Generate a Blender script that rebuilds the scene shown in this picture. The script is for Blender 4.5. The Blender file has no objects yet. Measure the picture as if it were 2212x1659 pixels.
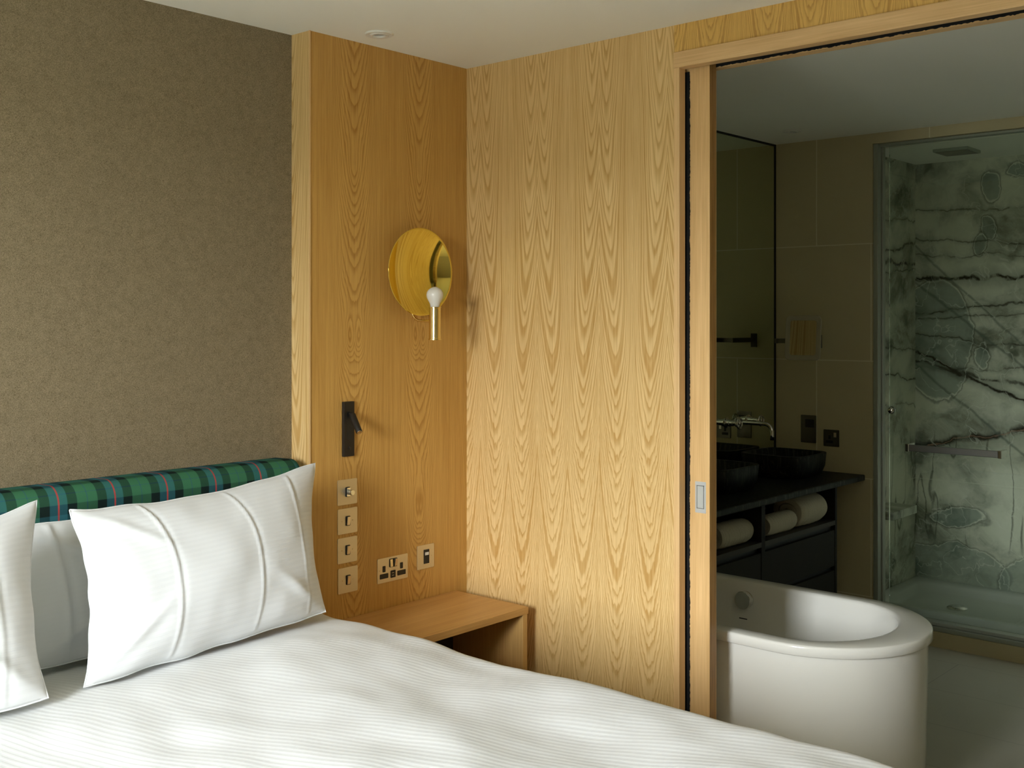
import bpy, bmesh, math, random
from math import sin, cos, pi, radians, sqrt, atan2, exp
from mathutils import Vector, Matrix, noise as mnoise
random.seed(7)
S = bpy.context.scene
COL = S.collection

# ------------------------------------------------------------------ camera
cam_d = bpy.data.cameras.new('camera')
cam = bpy.data.objects.new('camera', cam_d); COL.objects.link(cam)
cam.location = (0, 0, 1.6)
cam.rotation_euler = (radians(90), 0, radians(-48.4))
cam_d.sensor_width = 36.0
cam_d.lens = 36.0 * 2400 / 2212
cam_d.shift_y = -(829.5 - 693) / 2212
cam_d.clip_start = 0.05
S.camera = cam

# ------------------------------------------------------------------ colour management, light
S.view_settings.view_transform = 'Standard'
S.view_settings.look = 'None'
S.view_settings.gamma = 1.0
S.view_settings.exposure = -0.07
S.view_settings.use_curve_mapping = False
S.cycles.use_adaptive_sampling = True
S.cycles.adaptive_threshold = 0.09
S.cycles.max_bounces = 9
S.cycles.diffuse_bounces = 4
S.cycles.glossy_bounces = 6
S.cycles.transmission_bounces = 8
S.cycles.transparent_max_bounces = 12
S.cycles.sample_clamp_indirect = 6.0
S.cycles.use_denoising = True

SKY = 50.0          # overcast sky seen through the bedroom window
GROUND = 5.5
W = bpy.data.worlds.new('world'); S.world = W; W.use_nodes = True
wt = W.node_tree; wn = wt.nodes; wl = wt.links
bgn = wn['Background']
tc = wn.new('ShaderNodeTexCoord'); sx = wn.new('ShaderNodeSeparateXYZ')
wl.new(tc.outputs['Generated'], sx.inputs[0])
mr = wn.new('ShaderNodeMapRange'); mr.interpolation_type = 'SMOOTHSTEP'
mr.inputs['From Min'].default_value = 0.005; mr.inputs['From Max'].default_value = 0.045
wl.new(sx.outputs['Z'], mr.inputs['Value'])
wm = wn.new('ShaderNodeMix'); wm.data_type = 'RGBA'
wl.new(mr.outputs['Result'], wm.inputs['Factor'])
wm.inputs['A'].default_value = (0.90 * GROUND, 1.0 * GROUND, 0.86 * GROUND, 1)
wm.inputs['B'].default_value = (0.925 * SKY, 0.98 * SKY, 1.03 * SKY, 1)
wl.new(wm.outputs['Result'], bgn.inputs['Color'])
# overcast sky: brighter towards the zenith
ov = wn.new('ShaderNodeMath'); ov.operation = 'MULTIPLY_ADD'; ov.use_clamp = False
mx0 = wn.new('ShaderNodeMath'); mx0.operation = 'MAXIMUM'; mx0.inputs[1].default_value = 0.0
wl.new(sx.outputs['Z'], mx0.inputs[0]); wl.new(mx0.outputs[0], ov.inputs[0])
ov.inputs[1].default_value = 1.3; ov.inputs[2].default_value = 1.0
wl.new(ov.outputs[0], bgn.inputs['Strength'])

# window opening (bedroom, left wall): x = WX, y WY0..WY1, z WZ0..WZ1
WX, WY0, WY1, WZ0, WZ1 = -1.20, 0.92, 1.80, 0.20, 2.34
pd = bpy.data.lights.new('window_portal', 'AREA'); pd.shape = 'RECTANGLE'
pd.size = WZ1 - WZ0; pd.size_y = WY1 - WY0
pd.cycles.is_portal = True
po = bpy.data.objects.new('window_portal', pd); COL.objects.link(po)
po.location = (WX - 0.02, (WY0 + WY1) / 2, (WZ0 + WZ1) / 2)
po.rotation_euler = (0, radians(-90), 0)

# ------------------------------------------------------------------ node expression helper
class G:
    def __init__(s, mat): s.t = mat.node_tree; s.n = s.t.nodes; s.l = s.t.links
    def put(s, inp, v):
        if isinstance(v, E): s.l.new(v.k, inp)
        elif isinstance(v, (tuple, list)) and len(v) == 3 and inp.type == 'RGBA': inp.default_value = (*v, 1)
        else: inp.default_value = v
    def m(s, op, *a, clamp=False):
        n = s.n.new('ShaderNodeMath'); n.operation = op; n.use_clamp = clamp
        for i, v in enumerate(a): s.put(n.inputs[i], v)
        return E(s, n.outputs[0])
    def pos(s, uv=False):
        n = s.n.new('ShaderNodeTexCoord'); q = s.n.new('ShaderNodeSeparateXYZ')
        s.l.new(n.outputs['UV' if uv else 'Object'], q.inputs[0])
        return [E(s, q.outputs[i]) for i in range(3)]
    def vec(s, x, y, z):
        n = s.n.new('ShaderNodeCombineXYZ')
        for i, v in enumerate((x, y, z)): s.put(n.inputs[i], v)
        return E(s, n.outputs[0])
    def noise(s, v, scale=1.0, detail=2.0, rough=0.5, dist=0.0):
        n = s.n.new('ShaderNodeTexNoise'); s.put(n.inputs['Vector'], v)
        n.inputs['Scale'].default_value = scale; n.inputs['Detail'].default_value = detail
        n.inputs['Roughness'].default_value = rough; n.inputs['Distortion'].default_value = dist
        return E(s, n.outputs['Fac'])
    def voro(s, v, scale=1.0, feature='F1', out='Distance'):
        n = s.n.new('ShaderNodeTexVoronoi'); n.feature = feature; s.put(n.inputs['Vector'], v)
        n.inputs['Scale'].default_value = scale
        return E(s, n.outputs[out])
    def mix(s, f, a, b):
        n = s.n.new('ShaderNodeMix'); n.data_type = 'RGBA'
        s.put(n.inputs['Factor'], f); s.put(n.inputs['A'], a); s.put(n.inputs['B'], b)
        return E(s, n.outputs['Result'])
    def ss(s, v, a, b):
        n = s.n.new('ShaderNodeMapRange'); n.interpolation_type = 'SMOOTHSTEP'
        s.put(n.inputs['Value'], v); s.put(n.inputs['From Min'], a); s.put(n.inputs['From Max'], b)
        return E(s, n.outputs['Result'])
    def bump(s, h, strength=0.3, dist=0.01):
        n = s.n.new('ShaderNodeBump'); s.put(n.inputs['Height'], h)
        n.inputs['Strength'].default_value = strength; n.inputs['Distance'].default_value = dist
        return E(s, n.outputs['Normal'])
class E:
    def __init__(s, g, k): s.g = g; s.k = k
    def __add__(s, o): return s.g.m('ADD', s, o)
    __radd__ = __add__
    def __sub__(s, o): return s.g.m('SUBTRACT', s, o)
    def __rsub__(s, o): return s.g.m('SUBTRACT', o, s)
    def __mul__(s, o): return s.g.m('MULTIPLY', s, o)
    __rmul__ = __mul__
    def __truediv__(s, o): return s.g.m('DIVIDE', s, o)
    def __pow__(s, o): return s.g.m('POWER', s, o)
def newmat(name):
    m = bpy.data.materials.new(name); m.use_nodes = True
    return m, G(m), m.node_tree.nodes['Principled BSDF']
def setp(g, b, color=None, rough=None, metal=None, normal=None, **kw):
    if color is not None: g.put(b.inputs['Base Color'], color)
    if rough is not None: g.put(b.inputs['Roughness'], rough)
    if metal is not None: b.inputs['Metallic'].default_value = metal
    if normal is not None: g.put(b.inputs['Normal'], normal)
    for k, v in kw.items(): g.put(b.inputs[k.replace('_', ' ')], v)
def plain(name, color, rough=0.5, metal=0.0, grain=0.0, scale=60, bump=0.0, **kw):
    m, g, b = newmat(name)
    x, y, z = g.pos(); v = g.vec(x, y, z)
    n = g.noise(v, scale, 3)
    c2 = tuple(c * (1 - grain) for c in color); c1 = tuple(min(1, c * (1 + grain * 0.6)) for c in color)
    setp(g, b, g.mix(n, c2, c1), rough, metal, g.bump(n, bump, 0.002) if bump else None, **kw)
    return m

def veneer(name, axis, seam, leaf, light, dark, kind='cathedral', rough=0.42, zoff=0.0, tone=1.0):
    """book-matched oak veneer; axis: which coordinate runs across the leaves"""
    m, g, b = newmat(name)
    P = g.pos(); a = P[axis]; z = P[2] + zoff
    w = (a - seam) / (2 * leaf)
    t = g.m('ABSOLUTE', w - g.m('ROUND', w)) * (2 * leaf)      # distance from the seam, 0..leaf
    big = g.noise(g.vec(t * 9.0, 0.3, z * 1.6), 1.0, 2) - 0.5
    med = g.noise(g.vec(t * 42.0, 0.9, z * 9.0), 1.0, 3) - 0.5
    fin = g.noise(g.vec(t * 120.0, 1.9, z * 34.0), 1.0, 2) - 0.5
    if kind == 'cathedral':                                     # wall_right
        up = g.ss(z, 1.15, 2.35)
        lo = g.ss(z, 1.40, 1.15)
        c = 0.074 - up * 0.042 + big * 0.012
        A = 34.0 + up * 40.0
        d = t - c
        sp = g.m('SQRT', d * d + 0.00006) - 0.0077
        h = z - sp * (1.9 + up * 2.2) - A * d * d - d * d * d * d * 3000.0 + big * 0.15 + med * (0.030 + lo * 0.045) + fin * (0.006 + lo * 0.026)
        wv = g.noise(g.vec(h * 5.0, 2.2, 0.0), 1.0, 2) - 0.5
        ring = h * 12.0 - g.m('MAXIMUM', 1.36 - h, 0.0) * 5.0 + wv * 3.4
    else:                                                       # wall_alcove: nested eyes near the seam
        h = z
        for z0, c0, sz, sc, am in ((1.535, 0.024, 0.075, 0.026, 0.20), (0.90, 0.012, 0.13, 0.040, 0.26), (2.10, 0.0, 0.10, 0.035, 0.12)):
            dd = (t - c0) / sc; dz = (z - z0) / sz
            h = h + am * g.m('EXPONENT', (dd * dd + dz * dz) * -1.0)
        h = h - t * 1.3 - t * t * 14.0 - t * t * t * t * 4200.0 + big * 0.12 + med * 0.045 + fin * 0.014
        wv = g.noise(g.vec(h * 5.0, 2.2, 0.0), 1.0, 2) - 0.5
        ring = h * 18.0 + wv * 3.0
    s = g.m('FRACT', ring)
    saw = g.ss(s, 0.0, 0.78) - g.ss(s, 0.80, 1.0)
    saw = saw * saw * saw
    edge = g.ss(t, leaf, leaf - 0.012) 
    streak = g.noise(g.vec(a * 420.0, P[1 - axis] * 420.0, z * 9.0), 1.0, 2, 0.6)
    streak2 = g.noise(g.vec(a * 150.0, P[1 - axis] * 150.0, z * 2.2), 1.0, 2, 0.5)
    blot = g.noise(g.vec(a * 7.0, P[1 - axis] * 7.0, z * 1.4), 1.0, 2)
    f = saw * 0.62 + (streak - 0.5) * 0.85 + (streak2 - 0.5) * 0.75 + (blot - 0.5) * 0.45 + 0.18
    f = g.m('MULTIPLY', f, tone, clamp=True)
    col = g.mix(f, light, dark)
    setp(g, b, col, rough, 0, g.bump(f * -1.0 + streak * 0.5, 0.06, 0.001))
    b.inputs['Specular IOR Level'].default_value = 0.35
    return m
def straight(name, axis_long, light, dark, rough=0.42, s=1.0, fleck=0.0):
    """solid oak with straight grain along axis_long"""
    m, g, b = newmat(name)
    P = g.pos(); sc = [230.0 * s] * 3; sc[axis_long] = 5.0 * s
    sc2 = [34.0 * s] * 3; sc2[axis_long] = 1.6 * s
    n1 = g.noise(g.vec(P[0] * sc[0], P[1] * sc[1], P[2] * sc[2]), 1, 2, 0.6)
    n2 = g.noise(g.vec(P[0] * sc2[0], P[1] * sc2[1], P[2] * sc2[2]), 1, 2)
    wv = g.m('SINE', n2 * 40.0) * 0.5 + 0.5
    f = g.m('ADD', (n1 - 0.5) * 1.3 + (n2 - 0.5) * 0.9 + wv * fleck, 0.35, clamp=True)
    setp(g, b, g.mix(f, light, dark), rough, 0, g.bump(f, 0.05, 0.001))
    b.inputs['Specular IOR Level'].default_value = 0.35
    return m

OAK_L, OAK_D = (0.79, 0.56, 0.255), (0.51, 0.285, 0.078)
M = {}
M['oak_right'] = veneer('oak_veneer_cathedral', 1, 2.857, 0.139, OAK_L, OAK_D)
M['oak_alcove'] = veneer('oak_veneer_eyes', 0, 2.487, 0.153, (0.66, 0.385, 0.105), (0.40, 0.19, 0.032), 'eyes')
M['oak_return'] = veneer('oak_veneer_return', 1, 3.05, 0.12, OAK_L, OAK_D, zoff=0.5, tone=1.0)
M['oak_header'] = veneer('oak_veneer_header', 1, 1.93, 0.17, (0.74, 0.46, 0.13), (0.44, 0.23, 0.05), zoff=-1.6, tone=0.9)
M['oak_solid_z'] = straight('oak_solid_upright', 2, (0.80, 0.54, 0.26), (0.60, 0.35, 0.13))
M['oak_door'] = straight('oak_door_edge', 2, (0.80, 0.53, 0.24), (0.58, 0.33, 0.12), s=1.0)
M['oak_end'] = straight('oak_end_dark', 2, (0.52, 0.29, 0.09), (0.30, 0.14, 0.03), fleck=0.35)
M['oak_solid_y'] = straight('oak_solid_level', 1, (0.78, 0.52, 0.25), (0.56, 0.33, 0.13))
M['oak_table'] = straight('oak_table', 0, (0.60, 0.34, 0.11), (0.42, 0.21, 0.055), s=0.9)
M['plaster'] = plain('plaster_white', (0.92, 0.905, 0.80), 0.9, grain=0.02, scale=300, bump=0.05)
M['plaster_dark'] = plain('room_wall', (0.30, 0.27, 0.22), 0.9, grain=0.03)
M['carpet'] = plain('carpet', (0.74, 0.72, 0.66), 0.95, grain=0.15, scale=500)
M['black'] = plain('black_pile', (0.004, 0.004, 0.004), 0.95, grain=0.2, scale=600)

def fabric_wall():
    m, g, b = newmat('woven_wallcovering'); x, y, z = g.pos()
    n1 = g.noise(g.vec(x * 260, y * 9, z * 900), 1, 2); n2 = g.noise(g.vec(x * 900, y * 9, z * 260), 1, 2)
    n3 = g.noise(g.vec(x * 40, y * 9, z * 40), 1, 3)
    f = g.m('ADD', (n1 - 0.5) * 1.4 + (n2 - 0.5) * 1.4 + (n3 - 0.5) * 0.35, 0.5, clamp=True)
    setp(g, b, g.mix(f, (0.105, 0.079, 0.038), (0.355, 0.285, 0.178)), 0.95, 0, g.bump(f, 0.35, 0.001))
    b.inputs['Specular IOR Level'].default_value = 0.1
    return m
M['fabric_wall'] = fabric_wall()

def tiles(name, ay, az, jy, jz, py, pz, stagger, base, grout, gw=0.0018, rough=0.45, var=0.06):
    m, g, b = newmat(name); P = g.pos(); u = P[ay]; v = P[az]
    r = (v - jz) / pz; row = g.m('FLOOR', r); fr = g.m('FRACT', r)
    q = (u - jy) / py + g.m('FRACT', row * 0.5) * (2 * stagger); fq = g.m('FRACT', q)
    e1 = g.m('MINIMUM', fr, 1.0 - fr) * pz; e2 = g.m('MINIMUM', fq, 1.0 - fq) * py
    e = g.m('MINIMUM', e1, e2); k = g.ss(e, gw * 0.4, gw * 1.2)
    n = g.noise(g.vec(P[0], P[1], P[2]), 3.0, 4) * 0.6 + g.noise(g.vec(P[0], P[1], P[2]), 240.0, 2) * 0.4
    c1 = tuple(c * (1 - var) for c in base); c2 = tuple(c * (1 + var) for c in base)
    setp(g, b, g.mix(k, grout, g.mix(n, c1, c2)), rough, 0, g.bump(k, 0.15, 0.001))
    return m, g, b, n
M['tile'] = tiles('limestone_wall_tile', 1, 2, 2.70, 1.99 - 0.6 * 2, 0.6, 0.603, 0.5, (0.60, 0.52, 0.31), (0.80, 0.74, 0.55), gw=0.0030)[0]
M['bath_floor'] = tiles('bathroom_floor_plank', 1, 0, 1.10, 3.57, 1.2, 0.42, 0.35, (0.50, 0.475, 0.39), (0.32, 0.30, 0.24), var=0.12)[0]
M['chrome'] = plain('chrome', (0.78, 0.78, 0.75), 0.12, 1.0)
M['satin'] = plain('satin_nickel', (0.66, 0.60, 0.48), 0.42, 1.0, grain=0.08, scale=900)
M['satin_light'] = plain('bright_rocker', (0.88, 0.78, 0.62), 0.35, 0.85)
M['pull'] = plain('satin_steel', (0.68, 0.69, 0.66), 0.45, 0.75)
M['plate_screw'] = plain('screw', (0.72, 0.62, 0.42), 0.4, 1.0)
M['bronze'] = plain('dark_bronze', (0.022, 0.017, 0.012), 0.45, 0.3, grain=0.3)
M['blackplastic'] = plain('black_plastic', (0.006, 0.006, 0.006), 0.5)
M['dark_steel'] = plain('dark_steel_plate', (0.16, 0.15, 0.12), 0.3, 0.9)
M['brass_polished'] = plain('polished_brass', (0.82, 0.66, 0.15), 0.055, 1.0)
M['brass'] = plain('satin_brass', (0.86, 0.68, 0.28), 0.24, 1.0)
M['white_ceramic'] = plain('bath_acrylic', (0.86, 0.84, 0.76), 0.12, 0, IOR=1.5)
M['white_trim'] = plain('white_metal', (0.80, 0.78, 0.70), 0.4)
M['white_plastic'] = plain('white_plastic', (0.8, 0.8, 0.76), 0.4)
M['lens'] = plain('lamp_lens', (0.36, 0.36, 0.33), 0.15)
M['vanity'] = plain('dark_vanity_wood', (0.017, 0.013, 0.008), 0.6, grain=0.25, scale=40, Specular_IOR_Level=0.2)
M['towel'] = None
M['tray'] = plain('shower_tray', (0.62, 0.64, 0.58), 0.3)
M['steel_frame'] = plain('shower_frame', (0.40, 0.43, 0.36), 0.38, 0.35)
M['bar'] = plain('brushed_chrome_bar', (0.50, 0.51, 0.46), 0.22, 0.95)

def frosted(name, color, t=0.35):
    m, g, b = newmat(name)
    setp(g, b, color, 0.25); b.inputs['Subsurface Weight'].default_value = t
    b.inputs['Subsurface Radius'].default_value = (0.02, 0.02, 0.02)
    b.inputs['Coat Weight'].default_value = 0.3; return m
M['bulb'] = frosted('frosted_bulb', (0.80, 0.76, 0.68))
M['frost_ring'] = frosted('frosted_ring', (0.40, 0.36, 0.25), 0.0)

def mirror(name, tint, rough=0.0):
    m, g, b = newmat(name); setp(g, b, tint, rough, 1.0); return m
M['mirror'] = mirror('wall_mirror_glass', (0.60, 0.66, 0.50))
M['mirror_clear'] = mirror('magnifying_mirror_glass', (0.86, 0.86, 0.82))

def glass(name, tint):
    m = bpy.data.materials.new(name); m.use_nodes = True; g = G(m); g.n.clear()
    out = g.n.new('ShaderNodeOutputMaterial'); mx = g.n.new('ShaderNodeMixShader')
    tr = g.n.new('ShaderNodeBsdfTransparent'); gl = g.n.new('ShaderNodeBsdfGlossy')
    tr.inputs[0].default_value = (*tint, 1); gl.inputs['Roughness'].default_value = 0.0
    gl.inputs[0].default_value = (0.9, 0.95, 0.9, 1)
    fr = g.n.new('ShaderNodeFresnel'); fr.inputs[0].default_value = 1.5
    g.l.new(fr.outputs[0], mx.inputs[0]); g.l.new(tr.outputs[0], mx.inputs[1]); g.l.new(gl.outputs[0], mx.inputs[2])
    g.l.new(mx.outputs[0], out.inputs[0]); return m
M['glass'] = glass('shower_glass', (0.93, 0.955, 0.93))

def marble(name, ax, dark=False):
    m, g, b = newmat(name); P = g.pos()
    x, y, z = P
    u = P[ax]
    w1 = g.noise(g.vec(u, 0.0, z), 2.2, 4, 0.6) - 0.5
    w2 = g.noise(g.vec(u + 7.0, 0.4, z), 6.5, 4, 0.6) - 0.5
    uu = u + w1 * 0.28 + w2 * 0.07; zz = z + w1 * 0.22 + w2 * 0.09
    cloud = g.noise(g.vec(uu * 2.4, 0.2, zz * 3.0), 1.0, 6, 0.62)
    cloud2 = g.noise(g.vec(uu * 9.0, 3.2, zz * 9.0), 1.0, 5, 0.65)
    base = g.mix(g.ss(cloud, 0.30, 0.60), (0.13, 0.145, 0.105), (0.74, 0.74, 0.59))
    base = g.mix(g.ss(cloud2, 0.40, 0.70) * 0.6, base, (0.82, 0.80, 0.66))
    if ax == 1:
        for (u0, z0, ru, rz, amt) in ((2.08, 2.34, 0.045, 0.085, 1), (2.085, 2.10, 0.036, 0.060, 1), (2.14, 2.02, 0.042, 0.060, 1), (2.13, 1.40, 0.034, 0.055, 1),
                                 (2.38, 1.50, 0.20, 0.34, 1), (2.26, 0.50, 0.16, 0.055, 1), (2.30, 0.18, 0.32, 0.17, 0.8), (1.78, 0.16, 0.26, 0.20, 0.8), (1.95, 2.42, 0.05, 0.04, 1)):
            q1 = (u + w2 * 0.10 - u0) * (1.0 / ru); q2 = (z + w2 * 0.12 - z0) * (1.0 / rz)
            rr = g.m('SQRT', q1 * q1 + q2 * q2); wdt = 0.035 / min(ru, rz) * 0.35
            ins = g.ss(rr, 1.0, 1.0 - wdt * 0.6) * 0.62 * amt
            base = g.mix(ins, base, g.mix(cloud2, (0.09, 0.15, 0.135), (0.30, 0.36, 0.30)))
            base = g.mix(g.ss(rr, 1.0 + wdt * 0.25, 1.0) * g.ss(rr, 1.0 - wdt * 0.35, 1.0) * 0.6 * amt, base, (0.80, 0.82, 0.70))
            base = g.mix(g.ss(rr, 1.0 + wdt * 1.2, 1.0 + wdt * 0.3) * g.ss(rr, 1.0, 1.0 + wdt * 0.3) * 0.55 * amt, base, (0.06, 0.07, 0.055))
    for z0, sl, th, amt in ((1.84, -0.02, 0.011, 1.0), (1.70, 0.10, 0.006, 0.8), (1.64, 0.05, 0.005, 0.6), (1.47, -0.10, 0.005, 0.7), (1.27, -0.18, 0.008, 0.9), (1.21, -0.42, 0.009, 1.0),
                            (1.00, 0.25, 0.024, 1.0), (2.20, -0.10, 0.005, 0.6), (2.02, -0.12, 0.006, 0.6), (1.95, -0.05, 0.005, 0.5), (1.34, 0.05, 0.004, 0.5)):
        raw = z + w2 * 0.09 + w1 * 0.10 - sl * (u - 2.0) * -1.0 - z0
        dv = g.m('ABSOLUTE', raw)
        base = g.mix(g.ss(dv, th * 5.5, 0.0) * 0.42 * amt, base, (0.10, 0.11, 0.085))
        vein = g.ss(dv, th * 1.3, th * 0.2) * g.ss(cloud2, 0.34, 0.50)
        base = g.mix(vein * amt, base, (0.028, 0.026, 0.020))
    dv = g.m('ABSOLUTE', z + w2 * 0.09 + w1 * 0.10 + 0.25 * (u - 2.0) - 1.0)
    base = g.mix(g.ss(dv, 0.006, 0.001) * 0.6, base, (0.46, 0.27, 0.19))
    st = g.m('ABSOLUTE', g.noise(g.vec(u * 8.0 + w2 * 0.3, 5.1, z * 1.0), 1.0, 2) - 0.5)
    low = g.ss(z, 1.0, 0.90) * g.ss(z, 0.30, 0.42)
    base = g.mix(g.ss(st, 0.020, 0.001) * low * 0.65, base, (0.06, 0.06, 0.04))
    for c0, sl in ((3.45, 0.95), (3.02, 0.80), (2.55, 0.80)):
        dg = g.m('ABSOLUTE', z + u * sl * -1.0 + w2 * 0.05 - (c0 - 2.0 * sl * 2.0))
        base = g.mix(g.ss(dg, 0.016, 0.001) * 0.55, base, (0.09, 0.13, 0.11))
    wh = g.m('ABSOLUTE', g.noise(g.vec(uu * 5.0, 9.1, zz * 5.0), 1.0, 3) - 0.5)
    base = g.mix(g.ss(wh, 0.008, 0.001) * 0.45, base, (0.85, 0.84, 0.72))
    base = g.mix(g.ss(g.m('ABSOLUTE', z - 0.70 + (u - 2.0) * 0.0), 0.0022, 0.0008) * 0.7, base, (0.80, 0.80, 0.66))
    setp(g, b, base, 0.16); return m
M['marble'] = marble('green_marble', 1)
M['marble_side'] = marble('green_marble_side', 0)
def dark_stone(name, axis):
    m, g, b = newmat(name); P = g.pos()
    w = g.noise(g.vec(P[0], P[1], P[2]), 7.0, 3) - 0.5
    n = g.noise(g.vec((P[0] + w * 0.05) * 60.0, (P[1] + w * 0.05) * 60.0, P[2] * 4.0), 1, 3)
    n2 = g.noise(g.vec(P[0], P[1], P[2]), 40.0, 4, 0.7)
    f = g.ss(n, 0.50, 0.75) * 0.55 + g.ss(n2, 0.55, 0.78) * 0.5
    setp(g, b, g.mix(g.m('MULTIPLY', f, 1.0, clamp=True), (0.005, 0.0055, 0.004), (0.105, 0.110, 0.080)), 0.45); b.inputs['Specular IOR Level'].default_value = 0.25; return m
M['stone'] = dark_stone('dark_veined_stone', 0)

def linen(name, pitch, base=(0.79, 0.80, 0.79), amp=1.0, angle=0.0):
    m, g, b = newmat(name); u, v, _ = g.pos(uv=True)
    ca, sa = cos(angle), sin(angle)
    c = v * ca + u * sa
    wob = g.noise(g.vec(u * 3, v * 3, 0.0), 1, 2) * 0.35
    s = g.m('SINE', (c / pitch + wob) * (2 * pi)) * 0.5 + 0.5
    weave = g.noise(g.vec(u * 1500, v * 1500, 0.0), 1, 2)
    s2 = g.ss(s, 0.25, 0.75)
    dk = tuple(q * (1 - 0.035 * amp) for q in base)
    setp(g, b, g.mix(s2, dk, base), g.m('ADD', s2 * -0.1, 0.85), 0,
         g.bump(s2 * (0.7 * amp) + weave * 0.25, 0.28, 0.0016))
    b.inputs['Specular IOR Level'].default_value = 0.25
    b.inputs['Sheen Weight'].default_value = 0.15
    return m
M['duvet'] = linen('striped_cotton_duvet', 0.0185, angle=radians(-20), amp=0.8)
M['pillow'] = linen('striped_cotton_pillow', 0.0165, amp=0.6)
M['pillow_plain'] = linen('plain_cotton_pillow', 0.0165, amp=0.15)
def towel():
    m, g, b = newmat('towelling'); x, y, z = g.pos()
    n = g.noise(g.vec(x, y, z), 350, 3); r = g.m('SINE', x * (2 * pi / 0.022)) * 0.5 + 0.5
    setp(g, b, g.mix(n, (0.42, 0.38, 0.27), (0.68, 0.62, 0.46)), 0.95, 0, g.bump(n + g.ss(r, 0.0, 0.35) * 0.8, 0.6, 0.004)); return m
M['towel'] = towel()

def tartan():
    m, g, b = newmat('tartan_wool'); u, v, _ = g.pos(uv=True)
    P = 0.164; navy, teal, green, red, black = (0.012, 0.045, 0.10), (0.028, 0.125, 0.150), (0.042, 0.150, 0.070), (0.50, 0.045, 0.035), (0.006, 0.010, 0.008)
    def sett(c):
        f = g.m('FRACT', c / P) * P
        d = g.m('MINIMUM', f, P - f)           # 0 centre of blue block, P/2 centre of green
        k_blk = g.ss(d, 0.0240, 0.0255) * g.ss(d, 0.0530, 0.0515)
        k_grn = g.ss(d, 0.0515, 0.0530)
        k_red = g.ss(d, 0.0028, 0.0018)
        k_ln = g.ss(P / 2 - d, 0.0020, 0.0008)
        c_ = g.mix(k_grn, teal, green)
        c_ = g.mix(k_ln * 0.6, c_, (0.02, 0.06, 0.17)); c_ = g.mix(k_blk, c_, black)
        return c_, k_red
    a, ra = sett(u); c, rc = sett(v + 0.0)
    tw = g.m('FRACT', (u + v) * 500.0)
    mixf = g.m('ADD', g.noise(g.vec(u * 900, v * 900, 0.0), 1, 2) * 0.3, 0.24)
    col = g.mix(mixf, a, c)
    col = g.mix(ra * 0.8, col, red)
    n = g.noise(g.vec(u * 1400, v * 1400, 0.0), 1, 2)
    col = g.mix((n - 0.3) * 0.25, col, (0.10, 0.22, 0.20))
    setp(g, b, col, 0.95, 0, g.bump(n, 0.3, 0.001)); b.inputs['Specular IOR Level'].default_value = 0.06
    return m
M['tartan'] = tartan()

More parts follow.
